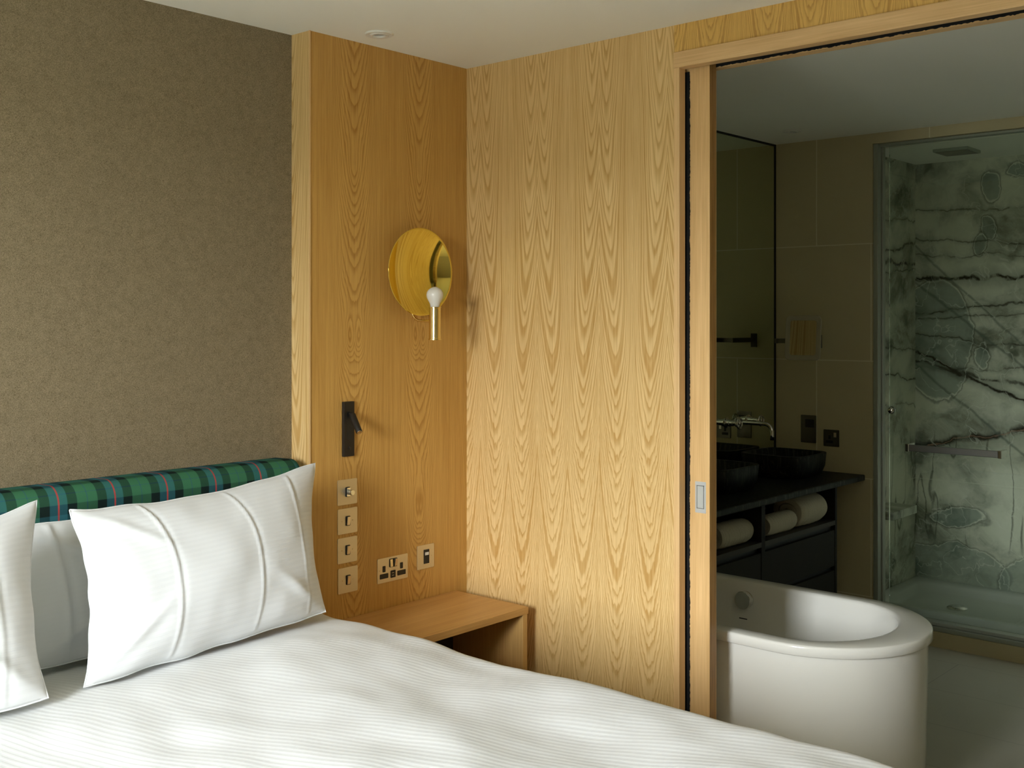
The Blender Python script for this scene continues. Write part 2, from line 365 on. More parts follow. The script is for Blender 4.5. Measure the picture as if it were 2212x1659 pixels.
# ------------------------------------------------------------------ mesh helpers
ORG = {}
class MB:
    def __init__(s): s.v = []; s.f = []; s.uv = {}
    def add(s, vs, fs):
        o = len(s.v); s.v += [tuple(p) for p in vs]; s.f += [tuple(i + o for i in f) for f in fs]; return s
    def box(s, x0, x1, y0, y1, z0, z1):
        vs = [(x, y, z) for z in (z0, z1) for y in (y0, y1) for x in (x0, x1)]
        return s.add(vs, [(0, 2, 3, 1), (4, 5, 7, 6), (0, 1, 5, 4), (2, 6, 7, 3), (0, 4, 6, 2), (1, 3, 7, 5)])
    def loft(s, rings, cap0=True, cap1=True, closed=True):
        n = len(rings[0]); vs = [p for r in rings for p in r]; fs = []
        for i in range(len(rings) - 1):
            for j in range(n if closed else n - 1):
                a = i * n + j; b_ = i * n + (j + 1) % n
                fs.append((a, b_, b_ + n, a + n))
        if cap0: fs.append(tuple(range(n - 1, -1, -1)))
        if cap1: fs.append(tuple((len(rings) - 1) * n + j for j in range(n)))
        return s.add(vs, fs)
    def lathe(s, prof, c, d, seg=32, cap0=True, cap1=True):
        """prof: list of (distance along d, radius)"""
        d = Vector(d).normalized(); c = Vector(c)
        a = d.orthogonal().normalized(); b_ = d.cross(a)
        rings = [[c + d * h + (a * cos(2 * pi * k / seg) + b_ * sin(2 * pi * k / seg)) * r for k in range(seg)] for h, r in prof]
        return s.loft(rings, cap0, cap1)
    def cyl(s, p0, p1, r, seg=24, r1=None):
        p0 = Vector(p0); p1 = Vector(p1); L = (p1 - p0).length
        return s.lathe([(0, r), (L, r if r1 is None else r1)], p0, p1 - p0, seg)
    def tube(s, pts, r, seg=16):
        pts = [Vector(p) for p in pts]; rings = []; up = None
        for i, p in enumerate(pts):
            t = (pts[min(i + 1, len(pts) - 1)] - pts[max(i - 1, 0)]).normalized()
            if up is None: up = t.orthogonal().normalized()
            up = (up - t * up.dot(t)).normalized(); w = t.cross(up)
            rings.append([p + (up * cos(2 * pi * k / seg) + w * sin(2 * pi * k / seg)) * r for k in range(seg)])
        return s.loft(rings)
    def torus(s, c, n, R, r, seg=28, sg=10):
        n = Vector(n).normalized(); a = n.orthogonal().normalized(); b_ = n.cross(a); c = Vector(c)
        rings = []
        for i in range(seg + 1):
            e = a * cos(2 * pi * i / seg) + b_ * sin(2 * pi * i / seg)
            rings.append([c + e * (R + r * cos(2 * pi * k / sg)) + n * (r * sin(2 * pi * k / sg)) for k in range(sg)])
        return s.loft(rings, False, False)
    def plate(s, c, w, h, t, rad, face, seg=6):
        """rounded rectangle slab; face: 'y-' (in x,z plane, towards -y) or 'x-' (in y,z plane, towards -x) or 'z-'"""
        pts = []
        for qx, qz, a0 in ((1, 1, 0), (-1, 1, 90), (-1, -1, 180), (1, -1, 270)):
            for k in range(seg + 1):
                a = radians(a0 + 90 * k / seg)
                pts.append((qx * (w / 2 - rad) + rad * cos(a), qz * (h / 2 - rad) + rad * sin(a)))
        cx, cy, cz = c
        def P(p, d):
            if face == 'y-': return (cx + p[0], cy - d, cz + p[1])
            if face == 'x-': return (cx - d, cy + p[0], cz + p[1])
            return (cx + p[0], cy + p[1], cz - d)
        return s.loft([[P(p, 0) for p in pts], [P(p, t) for p in pts]])
    def grid(s, fn, nu, nv, uvf=None):
        o = len(s.v)
        for j in range(nv + 1):
            for i in range(nu + 1):
                s.v.append(tuple(fn(i / nu, j / nv)))
                if uvf: s.uv[len(s.v) - 1] = uvf(i / nu, j / nv)
        for j in range(nv):
            for i in range(nu):
                a = o + j * (nu + 1) + i; s.f.append((a, a + 1, a + nu + 2, a + nu + 1))
        return s
    def build(s, name, mat, parent=None, smooth=False, bevel=0.0, label=None, kind=None, auto=None):
        org = ORG.get(parent.name, Vector()) if parent else Vector()
        me = bpy.data.meshes.new(name)
        me.from_pydata([tuple(Vector(p) - org) for p in s.v], [], s.f); me.update()
        if s.uv:
            ul = me.uv_layers.new(name='UVMap')
            for lp in me.loops: ul.data[lp.index].uv = s.uv.get(lp.vertex_index, (0, 0))
        bm = bmesh.new(); bm.from_mesh(me); bmesh.ops.recalc_face_normals(bm, faces=bm.faces); bm.to_mesh(me); bm.free()
        o = bpy.data.objects.new(name, me); COL.objects.link(o)
        me.materials.append(mat)
        if parent: o.parent = parent; ORG[o.name] = org
        if smooth or auto is not None:
            for p in me.polygons: p.use_smooth = True
            if auto is not None:
                me.set_sharp_from_angle(angle=radians(auto))
        if bevel:
            bv = o.modifiers.new('bevel', 'BEVEL'); bv.width = bevel; bv.segments = 2; bv.limit_method = 'ANGLE'; bv.angle_limit = radians(50)
        if label: o['label'] = label
        if kind: o['kind'] = kind
        return o
def thing(name, label, cat, loc=(0, 0, 0), group=None):
    o = bpy.data.objects.new(name, None); COL.objects.link(o); o.location = loc
    o.empty_display_size = 0.05
    o['label'] = label; o['category'] = cat
    if group: o['group'] = group
    ORG[o.name] = Vector(loc); return o
def tag(o, label, cat, group=None):
    o['label'] = label; o['category'] = cat
    if group: o['group'] = group
    return o
def dup(root, loc, label=None, group=None):
    def rec(o, par):
        c = o.copy(); COL.objects.link(c); c.parent = par
        for ch in [q for q in bpy.data.objects if q.parent == o]: rec(ch, c)
        return c
    c = rec(root, None); c.location = loc
    if label: c['label'] = label
    if group: c['group'] = group
    return c
def struct(mb, name, mat, **kw): return mb.build(name, mat, kind='structure', **kw)

# ================================================================== SETTING
CEIL = 2.557
# bedroom shell
struct(MB().box(-2.0, 2.294, 3.024, 3.2, 0, CEIL), 'wall_back', M['fabric_wall'])
w = struct(MB().box(2.294, 3.2, 2.93, 3.2, 0, CEIL), 'wall_alcove', M['oak_alcove'])
w.data.materials.append(M['oak_return'])
for p in w.data.polygons:
    if p.normal.x < -0.9: p.material_index = 1
struct(MB().box(2.2925, 2.2975, 2.9265, 2.9305, 0, CEIL), 'trim_3', M['oak_solid_z'])
struct(MB().box(3.041, 3.072, 1.997, 2.93, 0, CEIL), 'wall_right', M['oak_right'])
w = struct(MB().box(3.14, 3.19, 1.93, 3.05, 0, CEIL), 'wall_pocket', M['oak_solid_z'])
w.data.materials.append(M['oak_right'])
for p in w.data.polygons:
    if p.normal.x > 0.9: p.material_index = 1
struct(MB().box(3.041, 3.072, -2.6, 1.9965, 2.468, CEIL), 'wall_header', M['oak_header'])
struct(MB().box(3.14, 3.178, -2.6, 1.93, 2.422, CEIL), 'trim_4', M['oak_solid_y'])
struct(MB().box(3.1785, 3.19, -2.6, 1.93, 2.44, CEIL), 'wall_header_bathroom', M['plaster'])
struct(MB().box(3.1905, 3.20, -0.2, 0.25, 0, CEIL), 'wall_bathroom_near', M['tile'])
struct(MB().box(3.035, 3.19, -2.6, 0.25, 0, 2.42), 'wall_right_near', M['oak_right'])
# frame around the pocket door: upright and head beam
struct(MB().box(3.037, 3.072, 1.975, 1.9965, 0, 2.42), 'trim_1', M['oak_solid_z'], bevel=0.0015)
struct(MB().box(3.033, 3.074, 0.20, 1.9968, 2.4165, 2.4678), 'trim_2', M['oak_solid_y'], bevel=0.0025)
# dark pocket lining and track channel
lin = MB().box(3.0725, 3.084, 1.99, 2.92, 0, 2.41).box(3.130, 3.1395, 1.94, 2.92, 0, 2.41).box(3.0745, 3.1395, 0.25, 2.92, 2.45, CEIL)
struct(lin, 'trim_5', M['black'])
# brush pile with a ragged edge, upright beside the door and along the head
def ragged(p0, axis, L, wdir, w, jit, step=0.006):
    mb = MB(); n = int(L / step); top = []; bot = []
    for i in range(n + 1):
        q = list(p0); q[axis] += L * i / n; bot.append(tuple(q))
        r = list(q); amt = w + jit * (mnoise.noise(Vector((i * 0.13, axis * 3.7, 1.0))) + 0.7 * random.uniform(-1, 1)) 
        r = [r[k] + wdir[k] * amt for k in range(3)]; top.append(tuple(r))
    vs = bot + top; mb.add(vs, [(i, i + 1, n + 1 + i + 1, n + 1 + i) for i in range(n)])
    return mb
def brush(name, label, parts):
    mb = MB()
    for a in parts: mb.add(a.v, a.f)
    o = mb.build(name, M['black'])
    sol = o.modifiers.new('thick', 'SOLIDIFY'); sol.thickness = 0.003; sol.offset = 0
    return tag(o, label, 'brush strip')
brush('brush_strip', 'black bristle draught strip running up the slot beside the sliding door', [ragged((3.0858, 1.993, 0.0), 2, 2.41, (0, -1, 0), 0.0260, 0.0018, 0.004)])
brush('brush_strip', 'black bristle draught strip along the overhead track of the sliding door', [ragged((3.137, 0.25, 2.449), 1, 1.66, (0, 0, -1), 0.0245, 0.0022, 0.005)])

struct(MB().box(-2.0, 6.6, -2.8, 3.3, CEIL, CEIL + 0.1), 'ceiling', M['plaster'])
struct(MB().box(-2.0, 3.12, -2.8, 3.2, -0.1, 0.0), 'floor', M['carpet'])
struct(MB().box(3.12, 6.6, -2.8, 3.3, -0.1, 0.0), 'floor_bathroom', M['bath_floor'])
struct(MB().box(-2.0, 3.2, -2.8, -2.6, 0, CEIL), 'wall_front', M['plaster_dark'])
wl_ = MB().box(WX - 0.25, WX, -2.6, WY0, 0, CEIL).box(WX - 0.25, WX, WY1, 3.2, 0, CEIL).box(WX - 0.25, WX, WY0, WY1, 0, WZ0).box(WX - 0.25, WX, WY0, WY1, WZ1, CEIL)
struct(wl_, 'wall_left', M['plaster_dark'])
fr = MB()
for a, b_ in ((WY0, WY0 + 0.04), (WY1 - 0.04, WY1)): fr.box(WX - 0.16, WX - 0.10, a, b_, WZ0, WZ1)
for a, b_ in ((WZ0, WZ0 + 0.04), (WZ1 - 0.04, WZ1)): fr.box(WX - 0.16, WX - 0.10, WY0 + 0.04, WY1 - 0.04, a, b_)
struct(fr, 'window_1', M['white_trim'])

# bathroom shell
struct(MB().box(3.19, 5.62, 2.95, 3.2, 0, CEIL), 'wall_bathroom_left', M['tile'])
struct(MB().box(5.47, 5.60, 2.392, 2.95, 0, CEIL), 'wall_bathroom_back', M['tile'])
hd = struct(MB().box(5.47, 5.60, -0.2, 2.392, 2.505, CEIL), 'wall_bathroom_header', M['tile'])
struct(MB().box(5.455, 5.60, -0.2, 2.392, 0, 0.075), 'trim_6', M['tile'])
struct(MB().box(3.19, 6.6, -0.5, -0.2, 0, CEIL), 'wall_bathroom_right', M['tile'])
struct(MB().box(5.60, 6.34, 2.50, 2.60, 0, CEIL), 'wall_shower_side', M['marble_side'])
struct(MB().box(6.30, 6.40, -0.2, 2.50, 0, CEIL), 'wall_shower_back', M['marble'])
struct(MB().box(5.60, 6.30, -0.2, 2.50, 2.495, 2.53), 'ceiling_shower', M['plaster'])

# ------------------------------------------------------------------ sliding door
d = MB().box(3.088, 3.127, 1.893, 2.85, 0.012, 2.446).build('door_1', M['oak_door'], kind='structure', bevel=0.001)
d.data.materials.append(M['oak_end'])
for p in d.data.polygons:
    if p.normal.y < -0.9: p.material_index = 1
# flush pull, centre px (1507,1080): z about 1.6-0.575
hp = MB(); cy, cz = 1.9265, 1.030
hp.plate((3.088, cy, cz), 0.040, 0.101, 0.0015, 0.002, 'x-')
o = hp.build('flush_pull', M['pull'], d, label='satin steel recessed finger pull')
rc = MB().box(3.0855, 3.0858, cy - 0.0115, cy + 0.0115, cz - 0.0335, cz + 0.0365)
rc.build('pull_recess', plain('pull_recess_steel', (0.58, 0.59, 0.55), 0.5, 0.6), o)
rm = MB()
for a in (-1, 1): rm.box(3.0845, 3.0865, cy + a * 0.0125 - 0.001, cy + a * 0.0125 + 0.001, cz - 0.0355, cz + 0.0385)
rm.box(3.0845, 3.0865, cy - 0.0135, cy + 0.0135, cz - 0.0365, cz - 0.0345).box(3.0845, 3.0865, cy - 0.0135, cy + 0.0135, cz + 0.0365, cz + 0.0385)
rm.build('pull_rim', plain('pull_rim_steel', (0.30, 0.30, 0.28), 0.4, 0.8), o)

# ================================================================== WALL FITTINGS (alcove wall y=2.93)
YA = 2.93
def screw(t, x, y, z, r=0.0022): MB().lathe([(0, r), (0.0008, r), (0.001, r * 0.6)], (x, y, z), (0, -1, 0), 12).build('screw', M['plate_screw'], t)
def switch(loc, label, knob=False):
    x, z = loc
    t = thing('dimmer_switch' if knob else 'light_switch', label, 'light switch', (x, YA, z), None if knob else 'rocker switches in the column beside the bed')
    MB().plate((x, YA, z), 0.086, 0.0865, 0.0022, 0.004, 'y-').build('face_plate', M['satin'], t, bevel=0.0005)
    for a in (-1, 1): screw(t, x + a * 0.0235, YA - 0.0022, z)
    MB().plate((x + 0.001, YA - 0.0022, z), 0.0185, 0.033, 0.0025, 0.003, 'y-').build('rocker_surround', M['blackplastic'], t)
    if knob:
        MB().plate((x + 0.001, YA - 0.0046, z), 0.0150, 0.029, 0.004, 0.002, 'y-').build('knob_base', M['chrome'], t)
        MB().lathe([(0, 0.0095), (0.018, 0.0095), (0.020, 0.0085)], (x + 0.002, YA - 0.0085, z), (0, -1, 0), 32).build('dimmer_knob', plain('knob_steel', (0.75, 0.77, 0.72), 0.22, 1.0), t, auto=40)
    else:
        r = MB(); x0, x1 = x - 0.0056, x + 0.0076
        r.add([(x0, YA - 0.0045, z - .0145), (x1, YA - 0.0045, z - .0145), (x1, YA - 0.0045, z + .0145), (x0, YA - 0.0045, z + .0145),
               (x0, YA - 0.0060, z - .0145), (x1, YA - 0.0060, z - .0145), (x1, YA - 0.0105, z + .0145), (x0, YA - 0.0105, z + .0145)],
              [(0, 3, 2, 1), (4, 5, 6, 7), (0, 1, 5, 4), (3, 7, 6, 2), (0, 4, 7, 3), (1, 2, 6, 5)])
        r.build('rocker', M['satin_light'], t, bevel=0.0008)
    return t
SX = 2.4545
switch((SX, 1.018), 'square satin metal dimmer plate with round knob, topmost of the four plates beside the pillow', True)
s2 = switch((SX + 0.001, 0.9195), 'single rocker switch plate directly below the round-knob dimmer')
dup(s2, (SX + 0.0005, YA, 0.8205), 'single rocker switch plate between two other rockers, third plate down from the reading light')
dup(s2, (SX + 0.0025, YA, 0.7185), 'single rocker switch plate at the bottom of the column, just above the duvet edge')

# double socket with usb, centre px (848,1228)
t = thing('double_socket', 'satin metal double power socket with two rockers and usb ports above the bedside table', 'socket', (2.668, YA, 0.7275))
x, z = 2.662, 0.7225
MB().plate((x, YA, z), 0.145, 0.087, 0.0022, 0.004, 'y-').build('face_plate', M['satin'], t, bevel=0.0005)
screw(t, x - 0.060, YA - .0022, z + .001); screw(t, x + 0.061, YA - .0022, z + .001)
MB().plate((x + 0.002, YA - .0022, z + 0.0215), 0.036, 0.030, 0.002, 0.003, 'y-').build('rocker_surround', M['blackplastic'], t)
for a, sgn, mm in ((-0.0105, 1, M['plate_screw']), (0.0105, -1, M['satin_light'])):
    r = MB(); x0, x1 = x + 0.002 + a - .006, x + 0.002 + a + .006; yb, yt = (0.006, 0.003) if sgn > 0 else (0.0048, 0.0095)
    r.add([(x0, YA - .0035, z + .0085), (x1, YA - .0035, z + .0085), (x1, YA - .0035, z + .0345), (x0, YA - .0035, z + .0345),
           (x0, YA - yb - .001, z + .0085), (x1, YA - yb - .001, z + .0085), (x1, YA - yt - .002, z + .0345), (x0, YA - yt - .002, z + .0345)],
          [(0, 3, 2, 1), (4, 5, 6, 7), (0, 1, 5, 4), (3, 7, 6, 2), (0, 4, 7, 3), (1, 2, 6, 5)])
    r.build('rocker', mm, t, bevel=0.0006)
for a in (-1, 1):
    MB().plate((x + a * 0.0415, YA - .0022, z - 0.020), 0.039, 0.017, 0.0012, 0.002, 'y-').build('live_pin_opening', M['blackplastic'], t)
    MB().plate((x + a * 0.0415, YA - .0022, z + 0.005), 0.0125, 0.0215, 0.0012, 0.002, 'y-').build('earth_pin_opening', M['blackplastic'], t)
u = MB().plate((x + 0.001, YA - .0022, z - 0.0185), 0.023, 0.026, 0.0012, 0.002, 'y-').build('usb_module', M['blackplastic'], t)
for a in (-.0045, .0045): MB().box(x - .005, x + .004, YA - .0040, YA - .0034, z - .0185 + a - .0006, z - .0185 + a + .0006).build('usb_port', M['satin'], u)

# data socket, centre px (917,1213)
x, z = 2.8235, 0.7395
t = thing('data_socket', 'satin metal data outlet plate with a black insert, nearest the room corner above the table', 'socket', (x, YA, z))
MB().plate((x, YA, z), 0.086, 0.087, 0.0022, 0.003, 'y-').build('face_plate', M['satin'], t, bevel=0.0005)
MB().plate((x + 0.0035, YA - .0022, z), 0.0265, 0.051, 0.0015, 0.001, 'y-').build('data_module', M['blackplastic'], t)
MB().plate((x + 0.0045, YA - .0037, z + 0.0105), 0.0185, 0.0105, 0.0006, 0.0005, 'y-').build('label_window', M['white_plastic'], t)
screw(t, x - 0.0300, YA - .0022, z - .002); screw(t, x + 0.0315, YA - .0022, z + .000)

# reading light, plate px x737-765 y870-985
x, z, yp = 2.4545, 1.2325, YA
t = thing('reading_light', 'black wall-mounted reading light with a short tilted spot tube above the switches', 'reading light', (x, yp, z))
MB().plate((x, yp, z), 0.046, 0.186, 0.012, 0.0015, 'y-').build('back_plate', M['bronze'], t, bevel=0.001)
MB().box(x - .010, x + .0155, yp - .0125, yp - .0119, z - .036, z + .06).build('recess', M['blackplastic'], t)
MB().lathe([(0, .0062), (.002, .0062), (.003, .0045)], (x + .001, yp - .012, z - .065), (0, -1, 0), 24).build('push_button', M['bronze'], t, auto=40)
p0 = Vector((x + .004, yp - .022, z + .050)); p1 = p0 + Vector((-0.018, -0.058, -0.055)); dr = (p1 - p0).normalized()
hd_ = MB().lathe([(0, .004), (.001, .0095), (.003, .0112), ((p1 - p0).length - .0015, .0112), ((p1 - p0).length, .0105)], p0, dr, 32).build('lamp_head', M['bronze'], t, auto=40)
MB().cyl((x + .002, yp - .010, z + .052), (x + .002, yp - .030, z + .050), .005).build('pivot', M['bronze'], t)
lr = MB().lathe([(0, .0088), (.0012, .0088), (.0013, .0068), (.0005, .005), (.0009, .002)], p1 + dr * 0.0002, dr, 32).build('lamp_lens', M['chrome'], hd_, smooth=True)

# brass sconce
cx, cyy, cz = 2.744, 2.868, 1.7745
t = thing('wall_sconce', 'polished brass dish wall light with a frosted bulb on a brass tube', 'wall lamp', (cx, YA, cz))
R_ = 0.1565; dep = 0.046
prof = []
n = 28
for i in range(n + 1):
    q = i / n; prof.append((dep * (1 - q * q), max(R_ * q, 0.0008)))
prof_b = [(h + 0.0016, r) for h, r in prof][::-1]
dish = MB().lathe([(h, r) for h, r in prof] + prof_b, (cx, cyy, cz), (0, 1, 0), 128, False, False).build('reflector_dish', M['brass_polished'], t, smooth=True)
MB().cyl((cx, cyy + dep, cz), (cx, YA, cz), 0.03, 32).build('wall_mount', M['brass'], t, auto=40)
# bulb holder tube centre px 933, y 660-733
hx, hy = 2.735, 2.79
def zc_(py, x, y): return 1.6 + (693 - py) / 2400 * (0.748 * x + 0.664 * y)
zt, zb = 1.648, 1.533
holder = MB().lathe([(0, .0225), (.004, .0225), (.005, .0205), (.111, .0205), (.112, .0225), (zt - zb, .0225), (zt - zb + .0006, .0195), (zt - zb - .004, .0185)], (hx, hy, zb), (0, 0, 1), 48).build('lamp_holder', M['brass'], t, auto=35)
bp = [(0, .0155), (.010, .0165), (.018, .0190), (.026, .0235), (.035, .0280), (.045, .0300), (.055, .0285), (.063, .0235), (.069, .0165), (.073, .0085), (.0745, .0015)]
bp2 = [(h, r) for h, r in bp]
MB().lathe(bp2, (hx, hy, zt - 0.003), (0, 0, 1), 40).build('bulb', M['bulb'], t, smooth=True)
arm = []
ax0 = Vector((2.700, 2.905, 1.640)); 
pts = [(2.727, 2.90, 1.648), (2.727, 2.897, 1.628), (2.728, 2.890, 1.615), (2.729, 2.880, 1.606), (2.731, 2.866, 1.601), (2.733, 2.845, 1.5995), (2.734, 2.82, 1.599), (2.735, 2.795, 1.599)]
MB().tube(pts, 0.0042, 14).build('arm', M['brass'], t, smooth=True)

# ------------------------------------------------------------------ ceiling downlights
def downlight(x, y, label, grp):
    t = thing('ceiling_downlight', label, 'downlight', (x, y, CEIL), grp)
    MB().lathe([(0, .0480), (.003, .0480), (.006, .045), (.006, .033), (.004, .032)], (x, y, CEIL), (0, 0, -1), 48, False, False).build('trim_ring', M['white_trim'], t, auto=40)
    MB().lathe([(.005, .0325), (.008, .030), (.008, .022), (.003, .020)], (x, y, CEIL), (0, 0, -1), 40, False, False).build('inner_ring', M['white_trim'], t, smooth=True)
    MB().lathe([(.003, .0205), (.0035, .001)], (x, y, CEIL), (0, 0, -1), 32, False, True).build('lamp_lens', M['lens'], t, smooth=True)
    return t
dl = downlight(2.475, 2.79, 'small round white downlight in the bedroom ceiling above the alcove', None)
dl2 = dup(dl, (5.12, 2.66, CEIL), 'small round downlight in the bathroom ceiling near the wall mirror')

# ================================================================== HEADBOARD
HX0, HX1 = 0.15, 2.262
HYF, HYB, HZT = 2.905, 3.022, 1.150
def headprof():
    pr = [(HYF, 0.35)]; L = [0.0]
    R = 0.052
    pr.append((HYF, HZT - R))
    for k in range(1, 9):
        a = pi / 2 * k / 8
        pr.append((HYF + R - R * cos(a), HZT - R + R * sin(a)))
    pr.append((HYB, HZT - 0.002))
    return pr
hp_ = headprof(); NL = 120
hl = [0.0]
for i in range(1, len(hp_)): hl.append(hl[-1] + sqrt((hp_[i][0] - hp_[i-1][0])**2 + (hp_[i][1] - hp_[i-1][1])**2))
mb = MB()
for i in range(NL + 1):
    x = HX0 + (HX1 - HX0) * i / NL
    e = max(0.0, x - (HX1 - 0.03)) / 0.03
    sh = 0.03 * (1 - sqrt(max(0, 1 - e * e)))
    for (y, z), l in zip(hp_, hl):
        mb.v.append((x, min(HYB, y + sh * (1 if y < HYB - 0.01 else 0)), z - sh * (1 if z > 0.5 else 0)))
        mb.uv[len(mb.v) - 1] = (x - 1.430, l - 0.70)
K = len(hp_)
for i in range(NL):
    for j in range(K - 1):
        a = i * K + j; mb.f.append((a, a + K, a + K + 1, a + 1))
# right end cap and back
o0 = len(mb.v)
cap = [mb.v[NL * K + j] for j in range(K)] + [(HX1, HYB, 0.35)]
mb.v += cap
for j in range(K): mb.uv[o0 + j] = (HX1 - 1.430 + (cap[j][1] - HYF), hl[j] - 0.70)
mb.uv[o0 + K] = (HX1 - 1.430, 0)
mb.f.append(tuple(range(o0, o0 + K + 1)))
th = thing('headboard', 'green and blue tartan wool upholstered headboard along the grey fabric wall', 'headboard', ((HX0 + HX1) / 2, 2.96, 0.0))
mb.build('upholstered_panel', M['tartan'], th, auto=60)
for a in (0.3, 2.0): MB().box(a, a + 0.08, 2.92, 3.0, 0, 0.36).build('strut', M['vanity'], th)

# ================================================================== BED
BX0, BX1, BY0, BY1, BT = 0.42, 2.262, 0.74, 2.90, 0.700
tb = thing('bed', 'wide divan bed base and mattress hidden under the white striped duvet', 'bed', ((BX0 + BX1) / 2, (BY0 + BY1) / 2, 0))
MB().box(BX0 + 0.09, BX1 - 0.09, BY0 + 0.09, BY1 - 0.005, 0.08, 0.36).build('bed_base', M['fabric_wall'], tb, bevel=0.01)
MB().box(BX0 + 0.08, BX1 - 0.08, BY0 + 0.08, BY1 - 0.005, 0.361, 0.585).build('mattress', M['pillow_plain'], tb, bevel=0.04)
lgm = [(BX0 + .18, BY0 + .18), (BX1 - .18, BY0 + .18), (BX0 + .18, BY1 - .18), (BX1 - .18, BY1 - .18)]
for a, b_ in lgm: MB().cyl((a, b_, 0), (a, b_, 0.082), 0.025).build('leg', M['blackplastic'], tb)
# duvet
def edge_prof(s, R, L):
    """arc length s beyond the start of the rounding -> (out, down)"""
    a = s / R
    if a <= 0: return 0.0, 0.0
    if a < pi / 2: return R * sin(a), R * (1 - cos(a))
    e = s - R * pi / 2
    return R + 0.015 * sin(min(1, e / 0.3) * pi), R + e
RD = 0.10; DROP = 0.42
def duvet_pt(u, v):
    Lx = (BX1 - BX0 - 2 * RD) + 2 * (RD * pi / 2 + DROP); sxx = -RD * pi / 2 - DROP + u * Lx
    flat = BX1 - BX0 - 2 * RD
    if sxx < 0: o, dwn = edge_prof(-sxx, RD, DROP); x = BX0 + RD - o
    elif sxx > flat: o, dwn = edge_prof(sxx - flat, RD, DROP); x = BX1 - RD + o
    else: x = BX0 + RD + sxx; dwn = 0
    Ly = (BY1 - BY0 - RD) + RD * pi / 2 + DROP; syy = -RD * pi / 2 - DROP + v * Ly
    if syy < 0: o, d2 = edge_prof(-syy, RD, DROP); y = BY0 + RD - o
    else: y = BY0 + RD + syy; d2 = 0
    z = BT - max(dwn, d2) - 0.25 * min(dwn, d2)
    z = max(z, 0.20)
    n1 = mnoise.noise(Vector((x * 2.3, y * 2.1, 0.4))); n2 = mnoise.noise(Vector((x * 5.5, y * 5.2, 3.3)))
    n3 = mnoise.noise(Vector((x * 11.0, y * 8.0, 7.1)))
    tp = exp(-max(dwn, d2) / 0.12)
    z += (0.020 * n1 + 0.010 * n2 + 0.0030 * n3) * tp
    # puffed near the pillows
    z += 0.014 * exp(-((y - 2.45) / 0.20) ** 2) * tp * min(1, max(0, (2.30 - x) / 0.5))
    # soft hollows/crests seen mid-bed
    z += 0.016 * exp(-((x - 1.75) / 0.16) ** 2 - ((y - 1.75) / 0.30) ** 2) * tp
    z -= 0.014 * exp(-((x - 1.90) / 0.13) ** 2 - ((y - 1.45) / 0.22) ** 2) * tp
    x += (0.018 * mnoise.noise(Vector((y * 4.0, z * 2.5, 5.0))) + 0.004 * mnoise.noise(Vector((y * 16, z * 3, 2.0)))) * min(1, dwn / 0.08)
    y += 0.02 * mnoise.noise(Vector((x * 4.0, z * 2.5, 9.0))) * min(1, d2 / 0.08)
    return (x, y, z)
def duvet_uv(u, v):
    Lx = (BX1 - BX0 - 2 * RD) + 2 * (RD * pi / 2 + DROP); Ly = (BY1 - BY0 - RD) + RD * pi / 2 + DROP
    return (-(v * Ly), u * Lx)
td = thing('duvet', 'large white fine-striped duvet spread over the bed', 'duvet', (1.3, 1.8, BT))
dv = MB().grid(duvet_pt, 260, 260, duvet_uv).build('cover', M['duvet'], td, smooth=True)
sol = dv.modifiers.new('thick', 'SOLIDIFY'); sol.thickness = 0.02; sol.offset = -1

